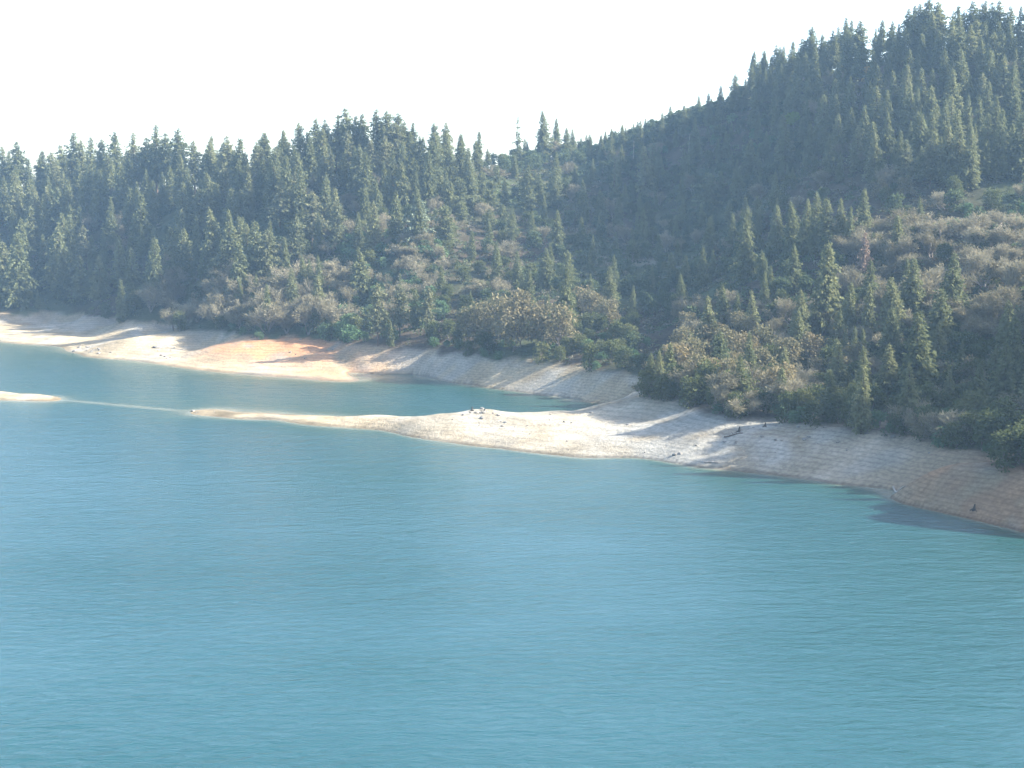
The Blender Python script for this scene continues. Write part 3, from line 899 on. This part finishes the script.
# ------------------------------------------------------------------ brush that covers the slopes between the trees
def undergrowth():
    r = np.random.default_rng(21)
    tmpl = []
    for k in range(5):
        m_ = 46
        d = unit(r.normal(size=(m_, 3)) * [1, 1, .8] + [0, 0, .55]); d[:, 2] = np.abs(d[:, 2])
        p = d * r.uniform(.55, 1.0, m_)[:, None] * [1, 1, .8]
        ln = r.uniform(.3, .6, m_)
        tmpl.append(sprays(p, d + r.normal(size=(m_, 3)) * .8, ln, ln * .7, r))
    u = r.uniform(-.42, .70, 32000); d = np.sqrt(r.uniform(290 ** 2, 960 ** 2, 32000))
    xy = np.stack([u * d, d], 1); z = terrain_z(xy)
    dens = fbm(xy[:, 0], xy[:, 1], 28, 3)
    rough_edge = POOL + .2 + 1.3 * fbm(xy[:, 0], xy[:, 1], 7, 3)
    px_, py_ = project(np.stack([xy[:, 0], xy[:, 1], z]))
    open_ = (np.abs(z - cut[2]) < 2.0) & (px_ > 955) & (d < 620)
    keep = (z > rough_edge) & (dens + r.uniform(-.5, .9, len(z)) > -.25) & ~open_
    xy, z, px_, py_ = xy[keep], z[keep], px_[keep], py_[keep]
    n_ = len(z)
    brown = np.array([.12, .112, .07]); green = np.array([.078, .105, .05]); grey = np.array([.14, .132, .098]); dark = np.array([.06, .082, .045])
    t = np.clip(fbm(xy[:, 0], xy[:, 1], 40, 3) * 1.2 + .3 + r.normal(size=n_) * .25, 0, 1)[:, None]
    c = green + (brown - green) * t
    q = r.random(n_)
    c[q < .10] = grey; c[q > .75] = dark
    c *= r.uniform(.75, 1.25, n_)[:, None]
    vs, fs, cs_, off = [], [], [], 0
    sz = r.uniform(.8, 2.3, n_) * np.where(z < POOL + 3, .6, 1)
    for i in range(n_):
        v, f = tmpl[r.integers(5)]
        a = r.random() * 6.28; ca, sa = math.cos(a), math.sin(a)
        vv = v @ np.array([[ca, sa, 0], [-sa, ca, 0], [0, 0, r.uniform(.7, 1.2)]]) * sz[i] + [xy[i, 0], xy[i, 1], z[i] - .1]
        vs.append(vv); fs.append(f + off); off += len(v); cs_.append(np.repeat(c[i][None], len(v), 0))
    m, nt, out = new_mat('brush_leaves'); L = nt.links.new
    at = N(nt, 'ShaderNodeAttribute', attribute_name='leaf'); df = N(nt, 'ShaderNodeBsdfDiffuse'); tl = N(nt, 'ShaderNodeBsdfTranslucent'); mx = N(nt, 'ShaderNodeMixShader')
    mx.inputs[0].default_value = .2
    L(at.outputs['Color'], df.inputs['Color']); L(at.outputs['Color'], tl.inputs['Color']); L(df.outputs[0], mx.inputs[1]); L(tl.outputs[0], mx.inputs[2]); L(mx.outputs[0], out.inputs['Surface'])
    o = link('undergrowth', mesh_from('undergrowth', np.concatenate(vs), np.concatenate(fs), [m], False, {'leaf': np.concatenate(cs_)}))
    o['kind'] = 'stuff'; o['label'] = 'low brown and green brush covering the slopes between the trees'; o['category'] = 'brush'


undergrowth()


# ------------------------------------------------------------------ stones and wood lying on the bare bank
def stone_mesh(seed):
    r = np.random.default_rng(seed); bm = bmesh.new()
    bmesh.ops.create_icosphere(bm, subdivisions=2, radius=1)
    k = r.normal(size=(4, 3)); sq = r.uniform(.65, 1.2, 3) * [1, 1, .6]
    for v in bm.verts:
        p = np.array(v.co); d = 1
        for q in k:
            q = q / np.linalg.norm(q); d = min(d, .72 / max(.3, p @ q + .25))
        v.co = Vector(p * d * sq * (1 + .06 * r.normal()))
    me = bpy.data.meshes.new('stone'); bm.to_mesh(me); bm.free(); me.materials.append(M['rock'])
    return me


import bmesh
STONES = [stone_mesh(300 + k) for k in range(5)]


def stones(cx, cy, z, rx, ry, count, s0, s1, label, group):
    for _ in range(count):
        px_, py_ = cx + rng.normal() * rx, cy + rng.normal() * ry
        b = bank_hit(px_, py_)
        if b is None: continue
        o = link('stone', STONES[int(rng.integers(5))]); s = rng.uniform(s0, s1)
        o.location = (b[0], b[1], b[2] + .1 * s); o.scale = (s, s, s); o.rotation_euler = (rng.uniform(-.3, .3), rng.uniform(-.3, .3), rng.uniform(0, 6.28))
        o['label'] = label; o['category'] = 'stone'; o['group'] = group


def bank_hit(px, py):
    r_ = ray(px, py); dd = np.linspace(250, 820, 700); s = dd / r_[1]
    xy = np.stack([r_[0] * s, dd], 1); zr = CAM_H + r_[2] * s; zt = terrain_z(xy)
    below = np.nonzero((zr < zt) & (zt > .02) & (zr > -.4))[0]
    return None if not len(below) else np.array([*xy[below[0]], zt[below[0]]])


def firm_hit(px, py):
    for dy in (0, -1, -2, 1, -3, 2, -4, 3, -6, 4):
        b = bank_hit(px, py + dy)
        if b is not None: return b
    return at_height(px, py, .2)


stones(92, 350, 1, 10, 2.0, 14, .4, 1.0, 'grey stones scattered along the waterline tip of the pale peninsula', 'grey stones on the peninsula tip')
stones(168, 355, 3, 8, 2.5, 7, .4, .9, 'grey stones on the sunlit face of the pale peninsula', 'grey stones on the peninsula face')
stones(470, 412, 5, 14, 3, 14, .3, .8, 'grey stones strewn over the hump of the sunlit spit', 'grey stones on the spit hump')
stones(520, 425, 3, 40, 8, 18, .25, .6, 'small grey stones scattered on the broad middle of the spit', 'small stones on the broad spit')
stones(800, 445, 5, 60, 9, 26, .25, .7, 'small grey stones lying on the white rilled bank', 'small stones on the rilled bank')
stones(300, 355, 5, 30, 8, 14, .3, .7, 'small stones lying on the orange bank', 'small stones on the orange bank')
stones(195, 412, .4, 7, 1, 6, .3, .7, 'grey stones at the low tip of the spit where the bar submerges', 'grey stones at the spit tip')
big = link('stone', STONES[1]); b = firm_hit(157, 348); big.location = tuple(b); big.scale = (2.4, 1.7, 1.5)
big['label'] = 'large dark grey boulder on the crown of the pale peninsula'; big['category'] = 'stone'


def stump(px, py, h, label, lean=.1):
    b = firm_hit(px, py); r = np.random.default_rng(int(px))
    t = bpy.data.objects.new('tree_stump', None); COL.objects.link(t); t.location = tuple(b)
    z = np.array([-.4, 0, .25, .6, 1.0]) * h
    body = tube(np.column_stack([z * lean, z * -.05, z]), [.42 * h ** .5, .36 * h ** .5, .24 * h ** .5, .2 * h ** .5, .12 * h ** .5], 8)
    link('stump_wood', mesh_from('stump_wood', *body, [M['darkwood']], True), t)
    rt = []
    for k in range(5):
        a = k * 1.26 + r.normal() * .2; L = r.uniform(.6, 1.1) * h
        rt.append(tube([[0, 0, .2 * h], [math.cos(a) * L * .5, math.sin(a) * L * .5, .06], [math.cos(a) * L, math.sin(a) * L, -.25]], [.15, .1, .04], 5))
    link('roots', mesh_from('roots', *join(rt), [M['darkwood']], True), t)
    t['label'] = label; t['category'] = 'stump'


stump(974, 511, 1.15, 'dark upright stump alone on the striped reddish bank')
stump(739, 432, 1.3, 'dark stump in the middle of the white rilled bank')
stump(765, 427, 1.0, 'small dark stump high on the white rilled bank under the trees')
stump(472, 411, 1.2, 'upright stump on the crest of the sunlit spit hump')
stump(484, 412, .9, 'smaller stump just right of the upright one on the spit hump', .3)


def fallen_log(p0, p1, rad0, label, mat='darkwood'):
    a, b = firm_hit(*p0), firm_hit(*p1)
    t = bpy.data.objects.new('fallen_log', None); COL.objects.link(t); t.location = tuple(a)
    v = b - a; L = np.linalg.norm(v)
    s_ = np.linspace(0, 1, 7)[:, None]; pts = s_ * v
    pts[:, 2] = terrain_z(pts[:, :2] + a[:2]) - a[2] + rad0 * .7
    link('log_wood', mesh_from('log_wood', *tube(pts, np.linspace(rad0, rad0 * .5, 7), 8), [M[mat]], True), t)
    br = []
    r = np.random.default_rng(int(p0[0]))
    for k in (2, 3, 4, 5):
        d = r.normal(size=3); d[2] = abs(d[2]) + .3; d /= np.linalg.norm(d); l = r.uniform(.5, 1.2)
        br.append(tube([pts[k], pts[k] + d * l * .6, pts[k] + d * l], [.08, .05, .02], 5))
    link('branch_stubs', mesh_from('branch_stubs', *join(br), [M[mat]], True), t)
    t['label'] = label; t['category'] = 'log'


fallen_log((724, 438), (743, 434), .2, 'fallen grey-brown log lying across the white rilled bank', 'bark')
fallen_log((704, 463), (718, 464), .25, 'pale driftwood log by the water below the white rilled bank', 'deadwood')
fallen_log((893, 492), (905, 488), .25, 'driftwood log where the reddish bank meets the waterline', 'deadwood')


# ------------------------------------------------------------------ haze
x0, x1, y0, y1, z0, z1 = -820, 1420, -300, 1330, -14, 215
hv = np.array([[x, y, z] for z in (z0, z1) for y in (y0, y1) for x in (x0, x1)], float)
hf = [[0, 2, 3, 1], [4, 5, 7, 6], [0, 1, 5, 4], [2, 6, 7, 3], [0, 4, 6, 2], [1, 3, 7, 5]]
hm, hnt, hout = new_mat('haze_air')
pv = N(hnt, 'ShaderNodeVolumePrincipled'); pv.inputs['Color'].default_value = (.42, .68, 1, 1); pv.inputs['Density'].default_value = .000115
pv.inputs['Anisotropy'].default_value = .1
hnt.links.new(pv.outputs[0], hout.inputs['Volume'])
haze = link('haze', mesh_from('haze', hv, hf, [hm])); haze['kind'] = 'stuff'
haze['label'] = 'pale blue haze hanging over the lake and hills'; haze['category'] = 'haze'

# ------------------------------------------------------------------ light
SUN_AZ, SUN_EL = 90.0, 31.5                       # degrees to the right of the view, above the horizon
w = bpy.data.worlds.new('World'); sc.world = w; w.use_nodes = True
wn = w.node_tree; bg = wn.nodes['Background']
sky = wn.nodes.new('ShaderNodeTexSky'); sky.sky_type = 'NISHITA'; sky.sun_disc = False
sky.sun_elevation = rad(SUN_EL); sky.sun_rotation = rad(SUN_AZ)
sky.air_density = 1.0; sky.dust_density = 3.0; sky.ozone_density = 1.2; sky.altitude = 300
wn.links.new(sky.outputs[0], bg.inputs['Color']); bg.inputs['Strength'].default_value = .125
sd = bpy.data.lights.new('sun', 'SUN'); sd.energy = 5.0; sd.angle = rad(.5); sd.color = (1, .94, .84)
sun = bpy.data.objects.new('sun', sd); COL.objects.link(sun)
dirv = Vector((math.sin(rad(SUN_AZ)) * math.cos(rad(SUN_EL)), math.cos(rad(SUN_AZ)) * math.cos(rad(SUN_EL)), math.sin(rad(SUN_EL))))
sun.rotation_euler = dirv.to_track_quat('Z', 'Y').to_euler()

sc.view_settings.view_transform = 'Standard'; sc.view_settings.look = 'None'; sc.view_settings.gamma = 1; sc.view_settings.exposure = 2.25
sc.cycles.max_bounces = 5; sc.cycles.diffuse_bounces = 2; sc.cycles.glossy_bounces = 2; sc.cycles.transparent_max_bounces = 4
sc.cycles.transmission_bounces = 2; sc.cycles.volume_bounces = 0
sc.cycles.use_denoising = True; sc.cycles.use_adaptive_sampling = True; sc.cycles.adaptive_threshold = .02
